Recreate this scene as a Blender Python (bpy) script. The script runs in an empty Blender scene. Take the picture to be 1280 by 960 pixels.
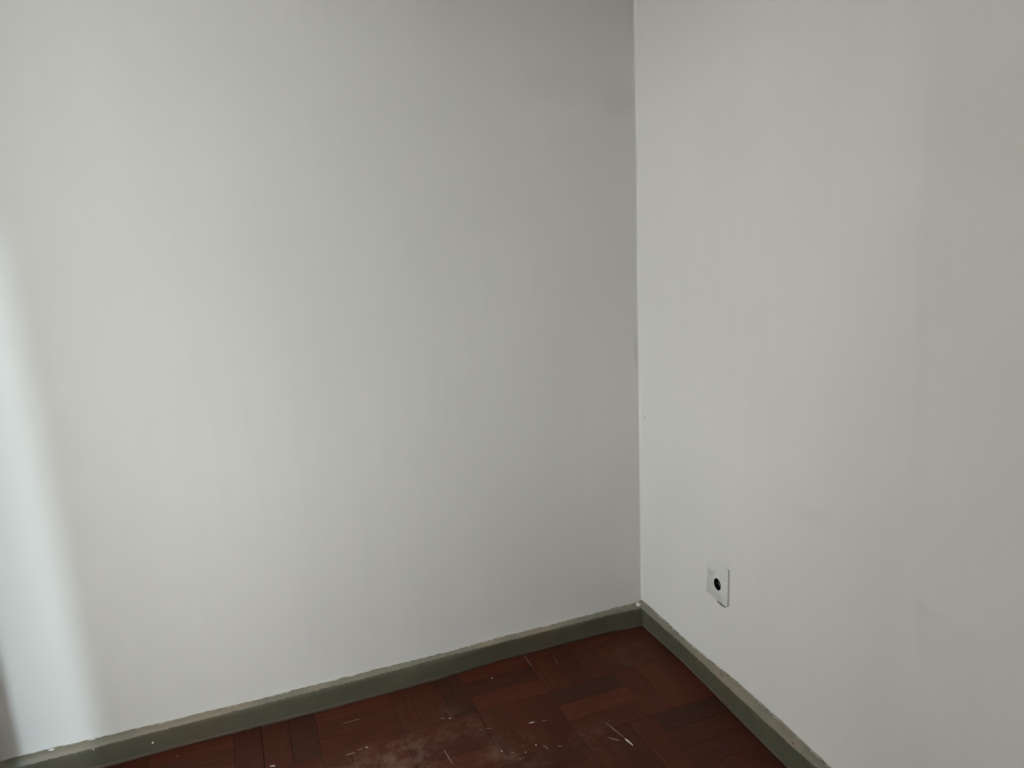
import bpy, bmesh, math, random
import numpy as np
from mathutils import Vector, Matrix, noise

# ------------------------------------------------------------------ camera
C = bpy.context.scene.collection
scene = bpy.context.scene
F_PX, PITCH, YAW, ROLL = 946.9, 0.2256, 0.35388, -0.05074
CAM = Vector((-1.14736, -1.9776, 1.33568))
FW = Vector((math.sin(YAW)*math.cos(PITCH), math.cos(YAW)*math.cos(PITCH), -math.sin(PITCH)))
_R = Vector((math.cos(YAW), -math.sin(YAW), 0)); _U = _R.cross(FW)
_c, _s = math.cos(ROLL), math.sin(ROLL)
RT = _c*_R + _s*_U; UP = -_s*_R + _c*_U
cam_data = bpy.data.cameras.new('camera'); cam = bpy.data.objects.new('camera', cam_data); C.objects.link(cam)
cam_data.sensor_width = 36; cam_data.lens = F_PX/1280*36; cam_data.clip_start = 0.02
cam.matrix_world = Matrix(((RT.x, UP.x, -FW.x, CAM.x), (RT.y, UP.y, -FW.y, CAM.y), (RT.z, UP.z, -FW.z, CAM.z), (0, 0, 0, 1)))
scene.camera = cam

def hit(u, v, axis, val):
    """pixel of the 1280x960 photograph -> point on an axis-aligned plane of the room"""
    d = FW + RT*((u-640)/F_PX) - UP*((v-480)/F_PX)
    return CAM + d*((val-CAM[axis])/d[axis])

# ------------------------------------------------------------------ light
XW = -1.865            # room face of the window wall
WALL_T = 0.06
DOOR_Y0, DOOR_Y1, DOOR_Z = -0.415, -1.305, 2.08
COT = 0.25           # slope of the low light that slips past the door jamb onto wall_left
SKY_STRENGTH = 12.9
SUN_STRENGTH = 1.5
world = bpy.data.worlds.new('sky'); scene.world = world; world.use_nodes = True
wn = world.node_tree; bgn = wn.nodes['Background']
_ph, _el = math.atan2(1, COT), math.radians(17.5)      # heading and fall of the low light
bgn.inputs['Color'].default_value = (0.885, 0.942, 1.0, 1)          # even bright overcast
bgn.inputs['Strength'].default_value = SKY_STRENGTH
sun = bpy.data.lights.new('sun', 'SUN'); so = bpy.data.objects.new('sun', sun); C.objects.link(so)
sun.energy = SUN_STRENGTH; sun.angle = math.radians(3.2); sun.color = (0.68, 0.88, 1.0)
so.rotation_euler = Vector((math.cos(_ph)*math.cos(_el), math.sin(_ph)*math.cos(_el), -math.sin(_el))).to_track_quat('-Z', 'Y').to_euler()
so.location = (-3, -4, 3)
por = bpy.data.lights.new('door_portal', 'AREA'); po = bpy.data.objects.new('door_portal', por); C.objects.link(po)
por.shape = 'RECTANGLE'; por.size = DOOR_Y0-DOOR_Y1; por.size_y = DOOR_Z; por.cycles.is_portal = True
po.location = (XW-WALL_T-0.01, (DOOR_Y0+DOOR_Y1)/2, DOOR_Z/2); po.rotation_euler = (math.pi/2, 0, -math.pi/2)
vs = scene.view_settings
vs.view_transform = 'Standard'; vs.look = 'None'; vs.gamma = 1; vs.exposure = 0.0; vs.use_curve_mapping = False

# ------------------------------------------------------------------ materials
def new_mat(name):
    m = bpy.data.materials.new(name); m.use_nodes = True
    return m, m.node_tree, m.node_tree.nodes['Principled BSDF']
def N(nt, kind, **kw):
    n = nt.nodes.new(kind)
    for k, v in kw.items():
        if k in n.inputs: n.inputs[k].default_value = v
        else: setattr(n, k, v)
    return n
def math_n(nt, op, a, b=None, clamp=False):
    n = N(nt, 'ShaderNodeMath', operation=op); n.use_clamp = clamp
    for i, x in enumerate((a, b)):
        if x is None: continue
        if isinstance(x, (int, float)): n.inputs[i].default_value = x
        else: nt.links.new(x, n.inputs[i])
    return n.outputs[0]
def smooth(nt, val, lo, hi):
    n = N(nt, 'ShaderNodeMapRange', interpolation_type='SMOOTHSTEP')
    nt.links.new(val, n.inputs['Value']); n.inputs['From Min'].default_value = lo; n.inputs['From Max'].default_value = hi
    return n.outputs['Result']
def mix(nt, fac, a, b):
    n = N(nt, 'ShaderNodeMix', data_type='RGBA')
    for s, x in ((n.inputs['Factor'], fac), (n.inputs['A'], a), (n.inputs['B'], b)):
        if isinstance(x, (int, float)): s.default_value = x
        elif isinstance(x, tuple): s.default_value = (*x, 1)
        else: nt.links.new(x, s)
    return n.outputs['Result']
def coords(nt, scale=(1, 1, 1)):
    g = N(nt, 'ShaderNodeNewGeometry'); mp = N(nt, 'ShaderNodeMapping'); mp.inputs['Scale'].default_value = scale
    nt.links.new(g.outputs['Position'], mp.inputs['Vector']); return mp.outputs[0]
def noise_n(nt, vec, scale, detail=3, rough=0.5):
    n = N(nt, 'ShaderNodeTexNoise'); n.inputs['Scale'].default_value = scale
    n.inputs['Detail'].default_value = detail; n.inputs['Roughness'].default_value = rough
    nt.links.new(vec, n.inputs['Vector']); return n.outputs['Fac']
def bump(nt, bs, h, strength, dist):
    b = N(nt, 'ShaderNodeBump'); b.inputs['Strength'].default_value = strength; b.inputs['Distance'].default_value = dist
    nt.links.new(h, b.inputs['Height']); nt.links.new(b.outputs[0], bs.inputs['Normal'])
def xyz(nt):
    g = N(nt, 'ShaderNodeNewGeometry'); s = N(nt, 'ShaderNodeSeparateXYZ'); nt.links.new(g.outputs['Position'], s.inputs[0]); return s.outputs
def spot(nt, p, r0, r1, stretch=(1, 1, 1)):
    """soft round mask (1 inside) around a place in the room"""
    g = N(nt, 'ShaderNodeNewGeometry'); sub = N(nt, 'ShaderNodeVectorMath', operation='SUBTRACT'); sub.inputs[1].default_value = p
    nt.links.new(g.outputs['Position'], sub.inputs[0])
    mu = N(nt, 'ShaderNodeVectorMath', operation='MULTIPLY'); mu.inputs[1].default_value = stretch; nt.links.new(sub.outputs[0], mu.inputs[0])
    le = N(nt, 'ShaderNodeVectorMath', operation='LENGTH'); nt.links.new(mu.outputs[0], le.inputs[0])
    return math_n(nt, 'SUBTRACT', 1.0, smooth(nt, le.outputs['Value'], r0, r1))

WALL_COL = (0.69, 0.666, 0.615)
def wall_material(name, stains=()):
    m, nt, bs = new_mat(name)
    big = noise_n(nt, coords(nt, (1, 1, 0.55)), 2.3, 3)
    streak = noise_n(nt, coords(nt, (1, 1, 0.06)), 26, 3)
    col = mix(nt, smooth(nt, big, 0.35, 0.7), tuple(c*0.975 for c in WALL_COL), tuple(min(1, c*1.015) for c in WALL_COL))
    col = mix(nt, math_n(nt, 'MULTIPLY', smooth(nt, streak, 0.45, 0.75), 0.35), col, tuple(c*0.955 for c in WALL_COL))
    for p, r0, r1, st, c, k in stains:
        f = spot(nt, p, r0, r1, st)
        f = math_n(nt, 'MULTIPLY', f, math_n(nt, 'ADD', 0.45, noise_n(nt, coords(nt), 60, 3)), True)
        col = mix(nt, math_n(nt, 'MULTIPLY', f, k), col, c)
    nt.links.new(col, bs.inputs['Base Color']); bs.inputs['Roughness'].default_value = 0.75
    bs.inputs['Specular IOR Level'].default_value = 0.25
    fine = noise_n(nt, coords(nt, (1, 1, 0.45)), 95, 3)
    bump(nt, bs, fine, 0.045, 0.004)
    return m
M_WALL_L = wall_material('paint_wall_left', [
    ((-0.010, 0, 0.899), 0.002, 0.026, (1.7, 1, 0.30), (0.50, 0.49, 0.46), 0.45),
    ((-0.06, 0, 1.62), 0.01, 0.09, (1, 1, 1.2), (0.62, 0.56, 0.51), 0.45),
    ((-0.25, 0, 1.66), 0.02, 0.16, (0.8, 1, 2), (0.62, 0.61, 0.53), 0.4)])
M_WALL_R = wall_material('paint_wall_right', [
    ((0, -0.026, 0.698), 0.0015, 0.004, (1, 1, 1), (0.25, 0.2, 0.15), 0.9),
    ((0, -1.12, 1.42), 0.05, 0.22, (1, 1, 1.6), (0.62, 0.58, 0.53), 0.35),
    ((0, -0.76, 0.645), 0.01, 0.10, (1, 1, 2.5), (0.60, 0.59, 0.56), 0.35)])
M_WALL = wall_material('paint_wall_plain')

def base_material(name, axis, ca, cb):
    """green gloss paint; the lip is worn to beige primer and smeared with wall paint along the wall"""
    m, nt, bs = new_mat(name)
    o = xyz(nt); dpt = math_n(nt, 'ABSOLUTE', o[axis]); z = o[2]
    n1 = noise_n(nt, coords(nt), 22, 4); n2 = noise_n(nt, coords(nt), 90, 4); n3 = noise_n(nt, coords(nt), 7, 2)
    col = mix(nt, smooth(nt, n1, 0.3, 0.75), ca, cb)
    # scuffed brownish patches on the face
    col = mix(nt, math_n(nt, 'MULTIPLY', smooth(nt, n3, 0.48, 0.70), 0.6), col, (ca[0]*1.18, ca[1]*0.95, ca[2]*0.9))
    # dusty worn lip
    lip = smooth(nt, math_n(nt, 'ADD', z, math_n(nt, 'MULTIPLY', math_n(nt, 'SUBTRACT', n2, 0.5), 0.006)), 0.0612, 0.0640)
    lipcol = mix(nt, smooth(nt, n3, 0.38, 0.62), (0.20, 0.195, 0.145), (0.265, 0.225, 0.165))
    col = mix(nt, math_n(nt, 'MULTIPLY', lip, 0.9), col, lipcol)
    # wall paint slopped over the top
    edge = math_n(nt, 'ADD', dpt, math_n(nt, 'MULTIPLY', math_n(nt, 'SUBTRACT', n2, 0.5), 0.018))
    ed = math_n(nt, 'MULTIPLY', math_n(nt, 'SUBTRACT', 1.0, smooth(nt, edge, 0.0035, 0.0075)), smooth(nt, z, 0.062, 0.068))
    col = mix(nt, ed, col, (0.52, 0.50, 0.43))
    # grime line along the floor
    dirt = math_n(nt, 'SUBTRACT', 1.0, smooth(nt, math_n(nt, 'ADD', z, math_n(nt, 'MULTIPLY', math_n(nt, 'SUBTRACT', n1, 0.5), 0.010)), 0.006, 0.012))
    col = mix(nt, math_n(nt, 'MULTIPLY', dirt, 0.8), col, (0.15, 0.115, 0.088))
    nt.links.new(col, bs.inputs['Base Color']); bs.inputs['Roughness'].default_value = 0.55; bs.inputs['Specular IOR Level'].default_value = 0.3
    bump(nt, bs, n2, 0.2, 0.002)
    return m
M_BASE_L = base_material('green_baseboard_paint', 1, (0.081, 0.078, 0.050), (0.098, 0.088, 0.055))
M_BASE_R = base_material('green_baseboard_paint_right', 0, (0.074, 0.074, 0.046), (0.092, 0.086, 0.053))

def stave_material():
    m, nt, bs = new_mat('waxed_parquet')
    oi = N(nt, 'ShaderNodeObjectInfo')
    g = N(nt, 'ShaderNodeTexCoord')
    mp = N(nt, 'ShaderNodeMapping'); mp.inputs['Scale'].default_value = (4, 55, 30)
    nt.links.new(g.outputs['Object'], mp.inputs['Vector'])
    off = N(nt, 'ShaderNodeVectorMath', operation='ADD'); nt.links.new(mp.outputs[0], off.inputs[0]); nt.links.new(oi.outputs['Location'], off.inputs[1])
    grain = noise_n(nt, off.outputs[0], 1.6, 5, 0.6)
    k = N(nt, 'ShaderNodeMix', data_type='RGBA', blend_type='MULTIPLY'); k.inputs['Factor'].default_value = 1
    nt.links.new(oi.outputs['Color'], k.inputs['A'])
    nt.links.new(mix(nt, smooth(nt, grain, 0.3, 0.7), (0.82, 0.80, 0.78), (1.10, 1.10, 1.10)), k.inputs['B'])
    col = k.outputs['Result']
    # old dust and plaster smears lying on the boards
    n1 = noise_n(nt, coords(nt), 16, 5, 0.62); n2 = noise_n(nt, coords(nt), 55, 4, 0.6)
    dust = None
    for p, r0, r1, w in [((-0.88, -0.33, 0), 0.02, 0.17, 1.0), ((-1.02, -0.30, 0), 0.01, 0.10, 0.9), ((-0.63, -0.42, 0), 0.02, 0.13, 0.7),
                         ((-0.40, -0.46, 0), 0.01, 0.10, 0.5), ((-0.72, -0.25, 0), 0.02, 0.12, 0.5), ((-0.12, -0.16, 0), 0.02, 0.12, 0.3)]:
        s = math_n(nt, 'MULTIPLY', spot(nt, p, r0, r1), w)
        dust = s if dust is None else math_n(nt, 'MAXIMUM', dust, s)
    dust = math_n(nt, 'MULTIPLY', dust, smooth(nt, math_n(nt, 'ADD', math_n(nt, 'MULTIPLY', n1, 0.7), math_n(nt, 'MULTIPLY', n2, 0.3)), 0.42, 0.66))
    col = mix(nt, math_n(nt, 'MULTIPLY', dust, 0.75), col, (0.175, 0.108, 0.078))
    haze = math_n(nt, 'MULTIPLY', smooth(nt, n1, 0.5, 0.8), 0.07)
    col = mix(nt, haze, col, (0.15, 0.08, 0.06))
    nt.links.new(col, bs.inputs['Base Color'])
    r = math_n(nt, 'ADD', 0.38, math_n(nt, 'MULTIPLY', n1, 0.3)); nt.links.new(r, bs.inputs['Roughness'])
    bs.inputs['Specular IOR Level'].default_value = 0.10
    bump(nt, bs, grain, 0.08, 0.002)
    return m
M_STAVE = stave_material()

def plain(name, col, rough=0.6, spec=0.4, var=0.08, scale=40):
    m, nt, bs = new_mat(name)
    n = noise_n(nt, coords(nt), scale, 3)
    c = mix(nt, smooth(nt, n, 0.3, 0.7), tuple(x*(1-var) for x in col), tuple(min(1, x*(1+var)) for x in col))
    nt.links.new(c, bs.inputs['Base Color']); bs.inputs['Roughness'].default_value = rough; bs.inputs['Specular IOR Level'].default_value = spec
    return m
M_CEIL = plain('ceiling_paint', (0.70, 0.69, 0.66), 0.8, 0.2, 0.02, 4)
M_SCREED = plain('dark_screed', (0.03, 0.018, 0.013), 0.9, 0.2)
M_FRAME = plain('white_door_paint', (0.72, 0.72, 0.69), 0.45, 0.4, 0.03)
M_CONC = plain('balcony_concrete', (0.58, 0.565, 0.53), 0.9, 0.2, 0.15, 9)
M_STREET = plain('street_asphalt', (0.16, 0.16, 0.16), 0.9, 0.2, 0.1, 1)
M_SKY_BLOCKER = plain('grey_render', (0.66, 0.64, 0.61), 0.9, 0.2, 0.1, 1)
M_FLECK = plain('dried_wall_paint', (0.50, 0.45, 0.38), 0.7, 0.3, 0.15, 300)
M_FLECK2 = plain('dusty_dried_paint', (0.17, 0.115, 0.09), 0.75, 0.3, 0.25, 200)
M_BLACK = plain('black_bakelite', (0.004, 0.0035, 0.003), 0.9, 0.02, 0.3)
M_GAP_SHADOW = plain('painted_gap_shadow', (0.17, 0.165, 0.15), 0.9, 0.1)
M_CLIP = plain('dull_metal_clip', (0.15, 0.145, 0.13), 0.5, 0.4, 0.2)
def plate_material():
    m, nt, bs = new_mat('overpainted_plate')
    n1 = noise_n(nt, coords(nt), 45, 4); n2 = noise_n(nt, coords(nt), 160, 3)
    base = (0.675, 0.66, 0.61)
    col = mix(nt, smooth(nt, n2, 0.35, 0.7), tuple(c*0.96 for c in base), base)
    o = xyz(nt)
    # grimy left half and lower part, wiped round the hole
    left = smooth(nt, math_n(nt, 'ADD', o[1], math_n(nt, 'MULTIPLY', math_n(nt, 'SUBTRACT', n1, 0.5), 0.03)), -0.408, -0.375)
    up = math_n(nt, 'SUBTRACT', 1.0, smooth(nt, math_n(nt, 'ADD', o[2], math_n(nt, 'MULTIPLY', o[1], 0.25)), 0.255, 0.263))
    g1 = math_n(nt, 'MULTIPLY', left, up)
    low = math_n(nt, 'MULTIPLY', math_n(nt, 'SUBTRACT', 1.0, smooth(nt, o[2], 0.292, 0.308)), smooth(nt, o[1], -0.445, -0.425))
    g = math_n(nt, 'MULTIPLY', math_n(nt, 'MAXIMUM', g1, low), math_n(nt, 'ADD', 0.25, n1))
    col = mix(nt, math_n(nt, 'MULTIPLY', g, 0.75, True), col, (0.44, 0.415, 0.385))
    nt.links.new(col, bs.inputs['Base Color']); bs.inputs['Roughness'].default_value = 0.55
    bump(nt, bs, n2, 0.15, 0.002)
    return m
M_PLATE = plate_material()

# ------------------------------------------------------------------ builders
def link(name, me, mat=None, parent=None):
    o = bpy.data.objects.new(name, me); C.objects.link(o)
    if mat is not None: me.materials.append(mat)
    if parent is not None: o.parent = parent
    return o
def tag(o, label, cat, kind=None, group=None):
    o['label'] = label; o['category'] = cat
    if kind: o['kind'] = kind
    if group: o['group'] = group
    return o
def bm_obj(name, bm, mat, parent=None, smooth_shade=False):
    me = bpy.data.meshes.new(name); bmesh.ops.recalc_face_normals(bm, faces=bm.faces[:]); bm.to_mesh(me); bm.free()
    if smooth_shade: me.polygons.foreach_set('use_smooth', [True]*len(me.polygons))
    return link(name, me, mat, parent)
def add_box(bm, lo, hi, bev=0):
    r = bmesh.ops.create_cube(bm, size=1)
    for v in r['verts']:
        v.co = Vector(((lo[i]+hi[i])/2 + v.co[i]*(hi[i]-lo[i])) for i in range(3))
    if bev:
        es = list({e for v in r['verts'] for e in v.link_edges})
        bmesh.ops.bevel(bm, geom=es, offset=bev, segments=2, affect='EDGES', profile=0.6)
def interp(t, pts):
    return float(np.interp(t, [p[0] for p in pts], [p[1] for p in pts]))
def nz(x, y, s): return noise.noise(Vector((x*s+7.3, y*s-2.1, 0.37)))

def relief_wall(name, u0, u1, z1, step, axis, depth_fn, mat, thick=0.12):
    """a wall slab whose room face is a fine grid of real, slightly uneven plaster (depth_fn in metres into the room)"""
    us = np.concatenate((np.linspace(u0, -0.04, int(abs(u1-u0)/step)+1)[:-1], np.linspace(-0.04, u1, 28))); zs = np.linspace(-0.03, z1, int((z1+0.03)/step)+1)
    verts = []; nu, nzv = len(us), len(zs)
    for u in us:
        for z in zs:
            d = depth_fn(u, z)
            verts.append((u, -d, z) if axis == 1 else (-d, u, z))
    faces = [(i*nzv+j, (i+1)*nzv+j, (i+1)*nzv+j+1, i*nzv+j+1) for i in range(nu-1) for j in range(nzv-1)]
    b = len(verts)
    ring = [(u0, -0.03), (u1, -0.03), (u1, z1), (u0, z1)]
    for u, z in ring: verts.append((u, thick, z) if axis == 1 else (thick, u, z))
    faces.append((b, b+1, b+2, b+3))
    c0, c1, c2, c3 = 0, (nu-1)*nzv, nu*nzv-1, nzv-1
    faces.append(tuple([i*nzv for i in range(nu)]) + (b+1, b))
    faces.append(tuple([c1+j for j in range(nzv)]) + (b+2, b+1))
    faces.append(tuple([i*nzv+nzv-1 for i in range(nu-1, -1, -1)]) + (b+3, b+2))
    faces.append(tuple([j for j in range(nzv-1, -1, -1)]) + (b, b+3))
    me = bpy.data.meshes.new(name); me.from_pydata(verts, [], faces)
    bm = bmesh.new(); bm.from_mesh(me); bmesh.ops.recalc_face_normals(bm, faces=bm.faces[:]); bm.to_mesh(me); bm.free()
    me.polygons.foreach_set('use_smooth', [len(p.vertices) == 4 and p.index < (nu-1)*(nzv-1) for p in me.polygons])
    return link(name, me, mat)
def ridge(u, z, pts, w, h):
    """low ridge of filler along a polyline in wall coordinates"""
    best = 9
    for (a, b), (c, d) in zip(pts[:-1], pts[1:]):
        du, dz = c-a, d-b; t = max(0, min(1, ((u-a)*du+(z-b)*dz)/(du*du+dz*dz)))
        best = min(best, math.hypot(u-a-t*du, z-b-t*dz))
    return h*math.exp(-(best/w)**2)

CEIL = 2.62; Y_REAR = -3.4
def depth_left(u, z):
    d = 0.0018*nz(u, z, 1.7) + 0.0007*nz(u*1.2, z*0.8, 7)
    t = max(0, 1+u/0.009); d += 0.0030*t*t*(1+0.5*nz(2.2, z, 11))
    return d
def depth_right(u, z):
    d = 0.0016*nz(u+9, z, 1.9) + 0.0006*nz(u+4, z*0.7, 8)
    # lumpy bead of filler down the corner
    w = 0.010*(1+0.5*nz(1.3, z, 9))
    t = max(0, 1+u/w)
    d += 0.0045*min(t, 1.2)**2
    d += ridge(u, z, [(-0.955, 1.7), (-0.972, 1.1), (-1.038, 0.33), (-1.04, 0.1)], 0.013, 0.0019)
    if z < 0.8: d += ridge(u, z, [(-0.404, 0.69), (-0.60, 0.655), (-0.727, 0.649), (-0.80, 0.642)], 0.018, 0.0019)
    if z < 0.8: d += ridge(u, z, [(-1.017, 0.587), (-1.094, 0.577), (-1.15, 0.57), (-1.225, 0.603)], 0.015, 0.0019)
    if -0.430 < u < -0.380 and 0.298 < z < 0.348: d = -0.03      # box for the wall socket, behind its plate
    d += 0.0012/(1+math.exp((u+0.838)/0.004))*(1 if z > 1.56 else max(0, 1-(1.56-z)/0.05))
    return d
wl = tag(relief_wall('wall_left', XW-WALL_T, 0.012, CEIL, 0.0125, 1, depth_left, M_WALL_L), 'grey-white plaster wall with a bright strip of daylight at its end', 'wall', 'structure')
wr = tag(relief_wall('wall_right', Y_REAR, 0.012, CEIL, 0.0125, 0, depth_right, M_WALL_R), 'grey-white plaster wall carrying the small wall socket', 'wall', 'structure')

bm = bmesh.new(); add_box(bm, (XW-WALL_T, Y_REAR-0.12, -0.03), (0.12, Y_REAR, CEIL))
tag(bm_obj('wall_rear', bm, M_WALL), 'plain white plaster wall opposite the baseboard corner', 'wall', 'structure')
bm = bmesh.new()
add_box(bm, (XW-WALL_T, DOOR_Y0, -0.03), (XW, 0, CEIL)); add_box(bm, (XW-WALL_T, Y_REAR, -0.03), (XW, DOOR_Y1, CEIL))
add_box(bm, (XW-WALL_T, DOOR_Y1, DOOR_Z), (XW, DOOR_Y0, CEIL))
tag(bm_obj('wall_window', bm, M_WALL), 'white plaster wall around the open balcony doorway', 'wall', 'structure')
bm = bmesh.new(); add_box(bm, (XW-WALL_T, Y_REAR-0.12, CEIL), (0.12, 0.12, CEIL+0.1))
tag(bm_obj('ceiling', bm, M_CEIL), 'plain white painted ceiling of the small room', 'ceiling', 'structure')
bm = bmesh.new(); add_box(bm, (XW-WALL_T-1.3, -3.2, -0.16), (XW-WALL_T, 1.4, -0.05))
tag(bm_obj('balcony_floor', bm, M_CONC), 'bare grey concrete balcony slab outside the doorway', 'balcony', 'structure')
bm = bmesh.new(); add_box(bm, (XW-WALL_T-1.3, -3.2, 2.42), (XW-WALL_T, 1.4, 2.56))  # unseen roof slab, added to block high sky so the wall tops darken
tag(bm_obj('added_balcony_roof', bm, M_CONC), 'unseen concrete slab added above the doorway to darken the upper walls', 'balcony', 'structure')
bm = bmesh.new(); add_box(bm, (XW-WALL_T-1.3, -3.2, -0.05), (XW-WALL_T-1.2, 1.4, 0.98)); add_box(bm, (XW-WALL_T-1.2, -3.2, -0.05), (XW-WALL_T, -3.1, 0.98))  # unseen parapet, added to keep low sky light off the lower walls
tag(bm_obj('added_balcony_parapet', bm, M_CONC), 'unseen pale parapet added to darken the lower walls', 'parapet', 'structure')
bm = bmesh.new(); add_box(bm, (-60, -60, -6.2), (20, 60, -6.0))
tag(bm_obj('street', bm, M_STREET), 'grey asphalt street far below the balcony', 'street', 'structure')
bm = bmesh.new(); add_box(bm, (-18, -2.3, -6.0), (-8, 30, 9))  # unseen block, added to screen sky from wall_right away from the corner
tag(bm_obj('sky_blocker_tall', bm, M_SKY_BLOCKER), 'unseen plain rendered block added to cut sky light on the right wall', 'sky_blocker')
bm = bmesh.new(); add_box(bm, (-16, -12.5, -6.0), (-8.5, -4.2, 1.6))  # second unseen block, lower, added to dim the middle of wall_left
tag(bm_obj('sky_blocker_low', bm, M_SKY_BLOCKER), 'unseen low rendered block added to cut sky light on the left wall', 'sky_blocker')
# door lining
lin = bpy.data.objects.new('door_1', None); C.objects.link(lin); lin.location = (XW, DOOR_Y0, 0)
tag(lin, 'white painted lining of the open balcony doorway', 'door frame', 'structure')
def part(name, lo, hi, mat, parent, bev=0.003):
    bm = bmesh.new(); add_box(bm, lo, hi, bev); o = bm_obj(name, bm, mat, parent); o.matrix_parent_inverse = Matrix.Translation(-Vector(parent.location)); return o
part('jamb', (XW-WALL_T+0.002, DOOR_Y0-0.004, 0.0), (XW-0.002, DOOR_Y0+0.001, DOOR_Z), M_FRAME, lin, 0)
part('jamb', (XW-WALL_T+0.002, DOOR_Y1-0.001, 0.0), (XW-0.002, DOOR_Y1+0.004, DOOR_Z), M_FRAME, lin, 0)
part('head', (XW-WALL_T+0.002, DOOR_Y1+0.004, DOOR_Z-0.004), (XW-0.002, DOOR_Y0-0.004, DOOR_Z+0.001), M_FRAME, lin, 0)
part('threshold', (XW-WALL_T+0.002, DOOR_Y1+0.004, -0.03), (XW-0.002, DOOR_Y0-0.004, 0.004), M_CONC, lin, 0)

# ------------------------------------------------------------------ floor: 21 cm squares of three 7 x 21 cm staves, laid basket-weave
bm = bmesh.new(); add_box(bm, (XW, Y_REAR, -0.06), (0, 0, -0.0016))
floor = tag(bm_obj('floor', bm, M_SCREED), 'dark red-brown basket-weave parquet floor, scuffed and dusty', 'floor', 'structure')
SQ = 0.21; GX = -0.014; GY = -0.007
def stave_mesh(l, w):
    bm = bmesh.new(); add_box(bm, (-l/2, -w/2, -0.010), (l/2, w/2, 0), 0)
    top = [e for e in bm.edges if all(v.co.z > -0.001 for v in e.verts)]
    bmesh.ops.bevel(bm, geom=top, offset=0.0009, segments=1, affect='EDGES')
    me = bpy.data.meshes.new('stave'); bm.to_mesh(me); bm.free(); me.materials.append(M_STAVE); return me
SM = stave_mesh(SQ-0.0008, SQ/3-0.0008)
rng = random.Random(11)
RED = [(0.076, 0.0225, 0.0115), (0.070, 0.020, 0.0105), (0.064, 0.020, 0.011), (0.068, 0.022, 0.0115), (0.060, 0.019, 0.011), (0.072, 0.021, 0.011)]
DARK = (0.049, 0.0185, 0.011)
stuff_v, stuff_f = [], []
def clip_stave(x, y, lx, ly):
    return max(x-lx/2, XW), min(x+lx/2, 0.0), max(y-ly/2, Y_REAR), min(y+ly/2, 0.0)
for i in range(-9, 1):
    for j in range(-16, 1):
        x0, y0 = GX+i*SQ, GY+j*SQ              # square [x0,x0+SQ] x [y0,y0+SQ]
        perp = (i+j) % 2 == 1                  # staves running towards wall_left
        for k in range(3):
            cx, cy = (x0+SQ*(k+.5)/3, y0+SQ/2) if perp else (x0+SQ/2, y0+SQ*(k+.5)/3)
            lx, ly = (SQ/3, SQ) if perp else (SQ, SQ/3)
            a, b, c, d = clip_stave(cx, cy, lx, ly)
            if b-a < 0.012 or d-c < 0.012: continue
            col = list(rng.choice(RED)); f = rng.uniform(0.86, 1.10); col = [v*f for v in col]
            if rng.random() < 0.06: col = list(DARK)
            dark_here = (-1.134 < cx < -1.064 and cy > -0.21) or (-0.43 < cx < -0.22 and -0.30 < cy < -0.217 and not perp) or (-0.22 < cx < -0.02 and -0.45 > cy > -0.48)
            if dark_here: col = list(DARK)
            full = (b-a > lx-1e-4) and (d-c > ly-1e-4)
            if cy > -1.62:
                if full:
                    o = bpy.data.objects.new('stave', SM); C.objects.link(o)
                else:
                    l_, w_ = (d-c, b-a) if perp else (b-a, d-c)
                    o = bpy.data.objects.new('stave', stave_mesh(l_-0.0008, w_-0.0008)); C.objects.link(o)
                o.parent = floor
                o.location = ((a+b)/2, (c+d)/2, rng.uniform(-0.0006, 0.0002))
                o.rotation_euler = (rng.uniform(-.002, .002), rng.uniform(-.002, .002), (math.pi/2 if perp else 0) + rng.choice((0, math.pi)))
                o.color = (*col, 1)
            else:
                q = len(stuff_v); e = 0.0005
                stuff_v += [(a+e, c+e, 0), (b-e, c+e, 0), (b-e, d-e, 0), (a+e, d-e, 0), (a, c, -0.0016), (b, c, -0.0016), (b, d, -0.0016), (a, d, -0.0016)]
                stuff_f += [(q, q+1, q+2, q+3), (q, q+4, q+5, q+1), (q+1, q+5, q+6, q+2), (q+2, q+6, q+7, q+3), (q+3, q+7, q+4, q)]
me = bpy.data.meshes.new('parquet_rest'); me.from_pydata(stuff_v, [], stuff_f)
o = link('parquet_rest', me, M_STAVE, floor); o['kind'] = 'stuff'; o.color = (0.072, 0.020, 0.011, 1)

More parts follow.
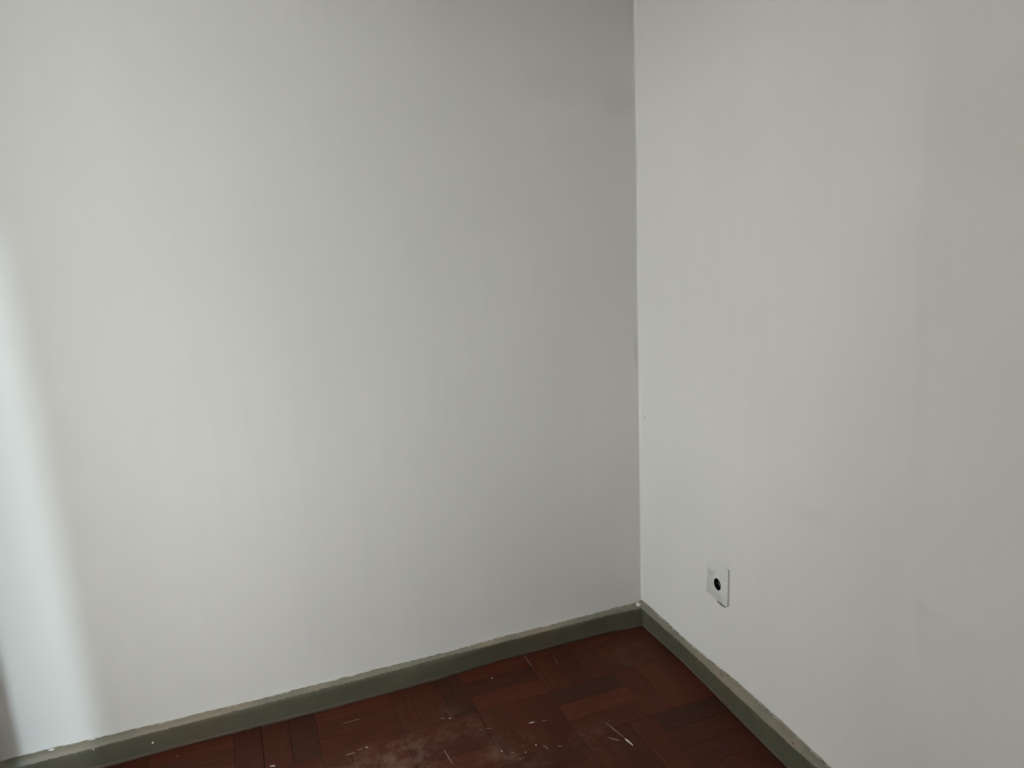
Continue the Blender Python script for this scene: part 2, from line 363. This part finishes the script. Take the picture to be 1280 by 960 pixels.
# ------------------------------------------------------------------ baseboards
PROFILE = [(-0.002, 0.0700), (0.004, 0.0728), (0.010, 0.0722), (0.017, 0.0695), (0.0215, 0.0655), (0.0238, 0.0600), (0.0244, 0.052), (0.0244, 0.030), (0.0246, 0.010), (0.0246, -0.0014), (-0.002, -0.0014)]
def baseboard(name, t0, t1, axis, lift, push, mat, seed, step=0.006):
    """painted board along a wall; lift = uneven top line, push = how far the foot stands off, both measured along the wall"""
    n = int(abs(t1-t0)/step)+1; ts = np.linspace(t0, t1, n); bm = bmesh.new(); rows = []
    for t in ts:
        row = []; lf, ps = interp(t, lift), interp(t, push)
        for k, (d, z) in enumerate(PROFILE):
            zz = z; dd = d
            if k < 6:
                zz += lf + 0.0011*nz(t+seed, k*0.8, 34) + ((0.0012*nz(t+seed, 1.7, 60) + 0.0010*nz(t+seed, 5.1, 28)) if k < 3 else 0)
            if k > 2 and k < 10:
                dd += ps*(1-max(0, z)/0.10) + 0.0009*nz(t+seed, k*0.5+9, 22)
            p = (t, -dd, zz) if axis == 1 else (-dd, t, zz)
            row.append(bm.verts.new(p))
        rows.append(row)
    m = len(PROFILE)
    for a, b in zip(rows[:-1], rows[1:]):
        for k in range(m):
            vs_ = (a[k], b[k], b[(k+1) % m], a[(k+1) % m])
            try: bm.faces.new(vs_)
            except ValueError: pass
    bm.faces.new(rows[0])
    bm.faces.new(rows[-1])
    bmesh.ops.remove_doubles(bm, verts=bm.verts[:], dist=1e-6)
    o = bm_obj(name, bm, mat, None, True)
    return o
L_TOP = [(25, 944), (75, 932), (120, 922), (220, 898), (320, 874), (400, 853.5), (460, 838), (560, 814.5), (620, 796.5), (700, 777), (760, 761), (796, 752)]
L_BOT = [(130, 960), (220, 935.5), (320, 910), (400, 890), (460, 874), (560, 846.5), (620, 827), (660, 817.5), (760, 791), (798, 786)]
R_TOP = [(812, 757), (820, 764), (860, 801), (890, 826), (920, 850), (985, 908), (1035, 955)]
R_BOT = [(811, 790), (852, 825), (885, 860), (920, 896), (980, 956)]
def lifts(pts, axis):
    r = []
    for u, v in pts:
        h = hit(u, v, axis, 0.0); r.append((h[1-axis], max(-0.006, min(0.008, h.z-0.0724))))
    return sorted(r)
def pushes(pts, axis):
    r = []
    for u, v in pts:
        h = hit(u, v, 2, 0.0); r.append((h[1-axis], max(-0.008, min(0.010, -h[axis]-0.0246))))
    return sorted(r)
bl = tag(baseboard('baseboard_left', XW, 0.0, 1, lifts(L_TOP, 1), pushes(L_BOT, 1), M_BASE_L, 0.0), 'worn olive-green painted baseboard under the daylight-streaked wall', 'baseboard', 'structure')
br = tag(baseboard('baseboard_right', Y_REAR, 0.0, 0, lifts(R_TOP, 0), pushes(R_BOT, 0), M_BASE_R, 5.0), 'worn olive-green painted baseboard below the wall socket', 'baseboard', 'structure')
def plain_board(name, lo, hi, label):
    bm = bmesh.new(); add_box(bm, lo, hi, 0.005); return tag(bm_obj(name, bm, plain(name+'_paint', (0.078, 0.076, 0.047), 0.5)), label, 'baseboard', 'structure')
plain_board('baseboard_window', (XW, DOOR_Y0+0.005, -0.0014), (XW+0.024, -0.03, 0.072), 'short olive-green baseboard beside the balcony doorway')
plain_board('baseboard_door', (XW, Y_REAR+0.03, -0.0014), (XW+0.024, DOOR_Y1-0.005, 0.072), 'olive-green baseboard between doorway and rear wall')
plain_board('baseboard_rear', (XW+0.03, Y_REAR, -0.0014), (-0.03, Y_REAR+0.024, 0.072), 'olive-green baseboard along the rear wall')

# ------------------------------------------------------------------ dried paint flecks
def fleck(parent, pos, normal, along, ln, wd, th, seed, mat, name='paint_fleck'):
    """irregular low blob of dried paint stuck to a surface"""
    nrm = Vector(normal).normalized(); al = (Vector(along) - nrm*Vector(along).dot(nrm)).normalized(); ac = nrm.cross(al)
    r = random.Random(seed); n = 10; bm = bmesh.new(); out, top = [], []
    for k in range(n):
        a = 2*math.pi*k/n; q = r.uniform(0.72, 1.1)
        p = Vector(pos) + al*(math.cos(a)*ln/2*q) + ac*(math.sin(a)*wd/2*q)
        out.append(bm.verts.new(p - nrm*0.0004)); top.append(bm.verts.new(Vector(pos).lerp(p, 0.7) + nrm*th*r.uniform(0.7, 1.1)))
    c = bm.verts.new(Vector(pos)+nrm*th)
    for k in range(n):
        bm.faces.new((out[k], out[(k+1) % n], top[(k+1) % n], top[k])); bm.faces.new((top[k], top[(k+1) % n], c))
    return bm_obj(name, bm, mat, parent, True)
def floor_fleck(u0, v0, u1, v1, wd, seed, mat=M_FLECK, th=0.0008):
    a, b = hit(u0, v0, 2, 0.0), hit(u1, v1, 2, 0.0)
    fleck(floor, (a+b)/2, (0, 0, 1), b-a, max(wd, (b-a).length), wd, th, seed, mat)
for s, q in enumerate([(613.5, 848, 617, 847.5, 0.004), (561, 898, 564, 898, 0.004), (661, 904, 669, 902, 0.004),
                       (626, 939, 629, 939, 0.005), (656, 941, 658, 940, 0.004),
                       (669, 931, 671, 931, 0.004), (336, 957.5, 345, 957, 0.006), (456, 934.5, 461, 934, 0.004), (780, 922, 792.5, 932.5, 0.0065)]):
    floor_fleck(*q, seed=s+1)
for s, q in enumerate([(597, 913, 606, 911, 0.003), (607, 911, 616, 910, 0.003), (637, 941, 645, 940.5, 0.004), (675, 901.5, 686, 900, 0.003), (678, 931, 686, 936, 0.005), (696, 932, 704, 933, 0.005),
                       (752, 899, 783, 924, 0.0045), (758, 921, 776, 926, 0.006), (653, 816, 667, 836, 0.003), (691, 816, 699, 836, 0.002),
                       (553, 934, 567, 957, 0.0045), (446, 938, 455, 935, 0.004), (430, 945, 446, 940, 0.006), (220, 945.5, 224, 945, 0.004), (425, 905.5, 452, 898, 0.002), (550, 898, 558, 897, 0.004), (772, 787.6, 792, 785.5, 0.004)]):
    floor_fleck(*q, seed=s+40, mat=M_FLECK2, th=0.0006)
def board_fleck(par, axis, u, v, off, ln, wd, seed, mat=M_FLECK):
    p = hit(u, v, axis, -off); nrm = (0, -1, 0) if axis == 1 else (-1, 0, 0)
    fleck(par, p, nrm, (1, 0, 0.25) if axis == 1 else (0, 1, 0.3), ln, wd, 0.0012, seed, mat)
for s, (u, v, ln, wd) in enumerate([(117, 937, .006, .005), (191, 928.5, .009, .007), (320, 891.5, .010, .004), (339, 887, .007, .004), (355.5, 884.3, .007, .005), (419.5, 870, .007, .009), (436, 868, .008, .005), (524, 837, .006, .005)]):
    board_fleck(bl, 1, u, v, 0.0246, ln, wd, s+70, M_FLECK if s in (1, 4, 0) else M_FLECK2)
for s, (u, v, ln, wd) in enumerate([(846, 805, .009, .006), (902, 843, .018, .004), (991, 929, .008, .006), (853, 823, .006, .004), (921, 896, .012, .005)]):
    board_fleck(br, 0, u, v, 0.0244, ln, wd, s+90, M_FLECK2)
# blobs of wall filler on the lip: at the corner and near the daylight strip
def blob(par, p, r, seed, sc=(1, 1, 1), mat=None):
    bm = bmesh.new(); bmesh.ops.create_icosphere(bm, subdivisions=2, radius=r)
    for v in bm.verts:
        k = 1+0.35*noise.noise(v.co*180+Vector((seed, 0, 0))); v.co = Vector((v.co.x*sc[0]*k+p[0], v.co.y*sc[1]*k+p[1], v.co.z*sc[2]*k+p[2]))
    return bm_obj('filler_blob', bm, mat or M_WALL, par, True)
blob(bl, (-0.026, -0.017, 0.070), 0.007, 1, (1.2, 1, 1))
blob(bl, hit(64, 937.5, 1, -0.008), 0.005, 2, (2.0, 0.8, 0.8))
blob(bl, hit(116, 924, 1, -0.003), 0.005, 3, (1.5, 0.8, 0.9))
blob(bl, hit(772, 763.5, 1, -0.018), 0.0035, 4, (1.7, 0.8, 0.7), M_FLECK2)

# ------------------------------------------------------------------ wall socket
PY0, PY1, PZ0, PZ1, PT = -0.4525, -0.3545, 0.2755, 0.3850, 0.0075
HY, HZ, HR = -0.4065, 0.3222, 0.0168
ws = bpy.data.objects.new('wall_socket', None); C.objects.link(ws); ws.location = (0, HY, PZ0)
tag(ws, 'small painted-over wall socket with one round black hole, above the green baseboard', 'wall socket')
def in_ws(o): o.matrix_parent_inverse = Matrix.Translation(-Vector(ws.location)); return o
bm = bmesh.new(); SEG = 64
# plate: outer rounded rectangle, bevelled rim, hole cut through the middle
def ring_pts(inset, x, rad):
    pts = []
    for k in range(SEG):
        a = 2*math.pi*(k+.5)/SEG; ca, sa = math.cos(a), math.sin(a)
        hy, hz = (PY1-PY0)/2-inset, (PZ1-PZ0)/2-inset; n = 30
        s = (abs(ca/hy)**n + abs(sa/hz)**n)**(-1/n)
        pts.append((x, (PY0+PY1)/2+ca*s, (PZ0+PZ1)/2+sa*s))
    return pts
def circ_pts(r, x): return [(x, HY+math.cos(2*math.pi*(k+.5)/SEG)*r, HZ+math.sin(2*math.pi*(k+.5)/SEG)*r) for k in range(SEG)]
rings = [ring_pts(0.001, 0.002, 0), ring_pts(0, -PT+0.0022, 0), ring_pts(0.0006, -PT+0.0008, 0), ring_pts(0.0025, -PT, 0), circ_pts(HR+0.0035, -PT), circ_pts(HR+0.0012, -PT-0.0006), circ_pts(HR, -PT), circ_pts(HR, 0.002)]
vr = [[bm.verts.new(p) for p in r] for r in rings]
for a, b in zip(vr[:-1], vr[1:]):
    for k in range(SEG): bm.faces.new((a[k], a[(k+1) % SEG], b[(k+1) % SEG], b[k]))
for v in bm.verts:                       # the plate leans: painted flush at its upper left, standing proud at its lower right
    if v.co.x < 0:
        t = 0.62*(PY1-v.co.y)/(PY1-PY0) + 0.38*(PZ1-v.co.z)/(PZ1-PZ0); v.co.x *= 0.12+1.05*max(0, min(1, t))
pl = in_ws(bm_obj('cover_plate', bm, M_PLATE, ws))
bm = bmesh.new()
rr = [circ_pts(HR+0.0004, -0.0040), circ_pts(HR-0.0008, -0.0042), circ_pts(HR-0.0015, 0.010), circ_pts(0.0040, 0.010), circ_pts(0.0040, 0.004), circ_pts(0.0022, 0.004), circ_pts(0.0022, 0.009)]
vr = [[bm.verts.new(p) for p in r] for r in rr]
for a, b in zip(vr[:-1], vr[1:]):
    for k in range(SEG): bm.faces.new((a[k], a[(k+1) % SEG], b[(k+1) % SEG], b[k]))
bm.faces.new(vr[-1])
in_ws(bm_obj('socket_well', bm, M_BLACK, ws, True))
# small bent contact spring inside the well
bm = bmesh.new(); prev = None
for k in range(8):
    t = k/7; y = HY+0.001-0.011*t; z = HZ+0.0035-0.007*t+0.003*math.sin(t*math.pi); cs = []
    for dz, x_ in ((-0.0011, -0.0030), (0.0011, -0.0030), (0.0011, -0.0016), (-0.0011, -0.0016)):
        cs.append(bm.verts.new((x_, y, z+dz)))
    if prev:
        for q in range(4): bm.faces.new((prev[q], prev[(q+1) % 4], cs[(q+1) % 4], cs[q]))
    else: bm.faces.new(cs)
    prev = cs
bm.faces.new(prev)
in_ws(bm_obj('contact_spring', bm, M_CLIP, ws))
# dark strip painting the shadow gap under the proud lower corner
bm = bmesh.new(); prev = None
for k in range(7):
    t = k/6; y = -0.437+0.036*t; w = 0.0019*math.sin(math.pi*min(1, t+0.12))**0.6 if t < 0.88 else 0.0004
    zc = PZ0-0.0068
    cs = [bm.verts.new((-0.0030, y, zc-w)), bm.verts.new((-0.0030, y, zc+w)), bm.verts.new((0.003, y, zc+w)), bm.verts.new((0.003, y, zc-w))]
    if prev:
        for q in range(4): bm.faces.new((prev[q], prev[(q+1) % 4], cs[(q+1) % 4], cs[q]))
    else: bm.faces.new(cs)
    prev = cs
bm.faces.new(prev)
in_ws(bm_obj('gap_shadow', bm, M_GAP_SHADOW, ws))
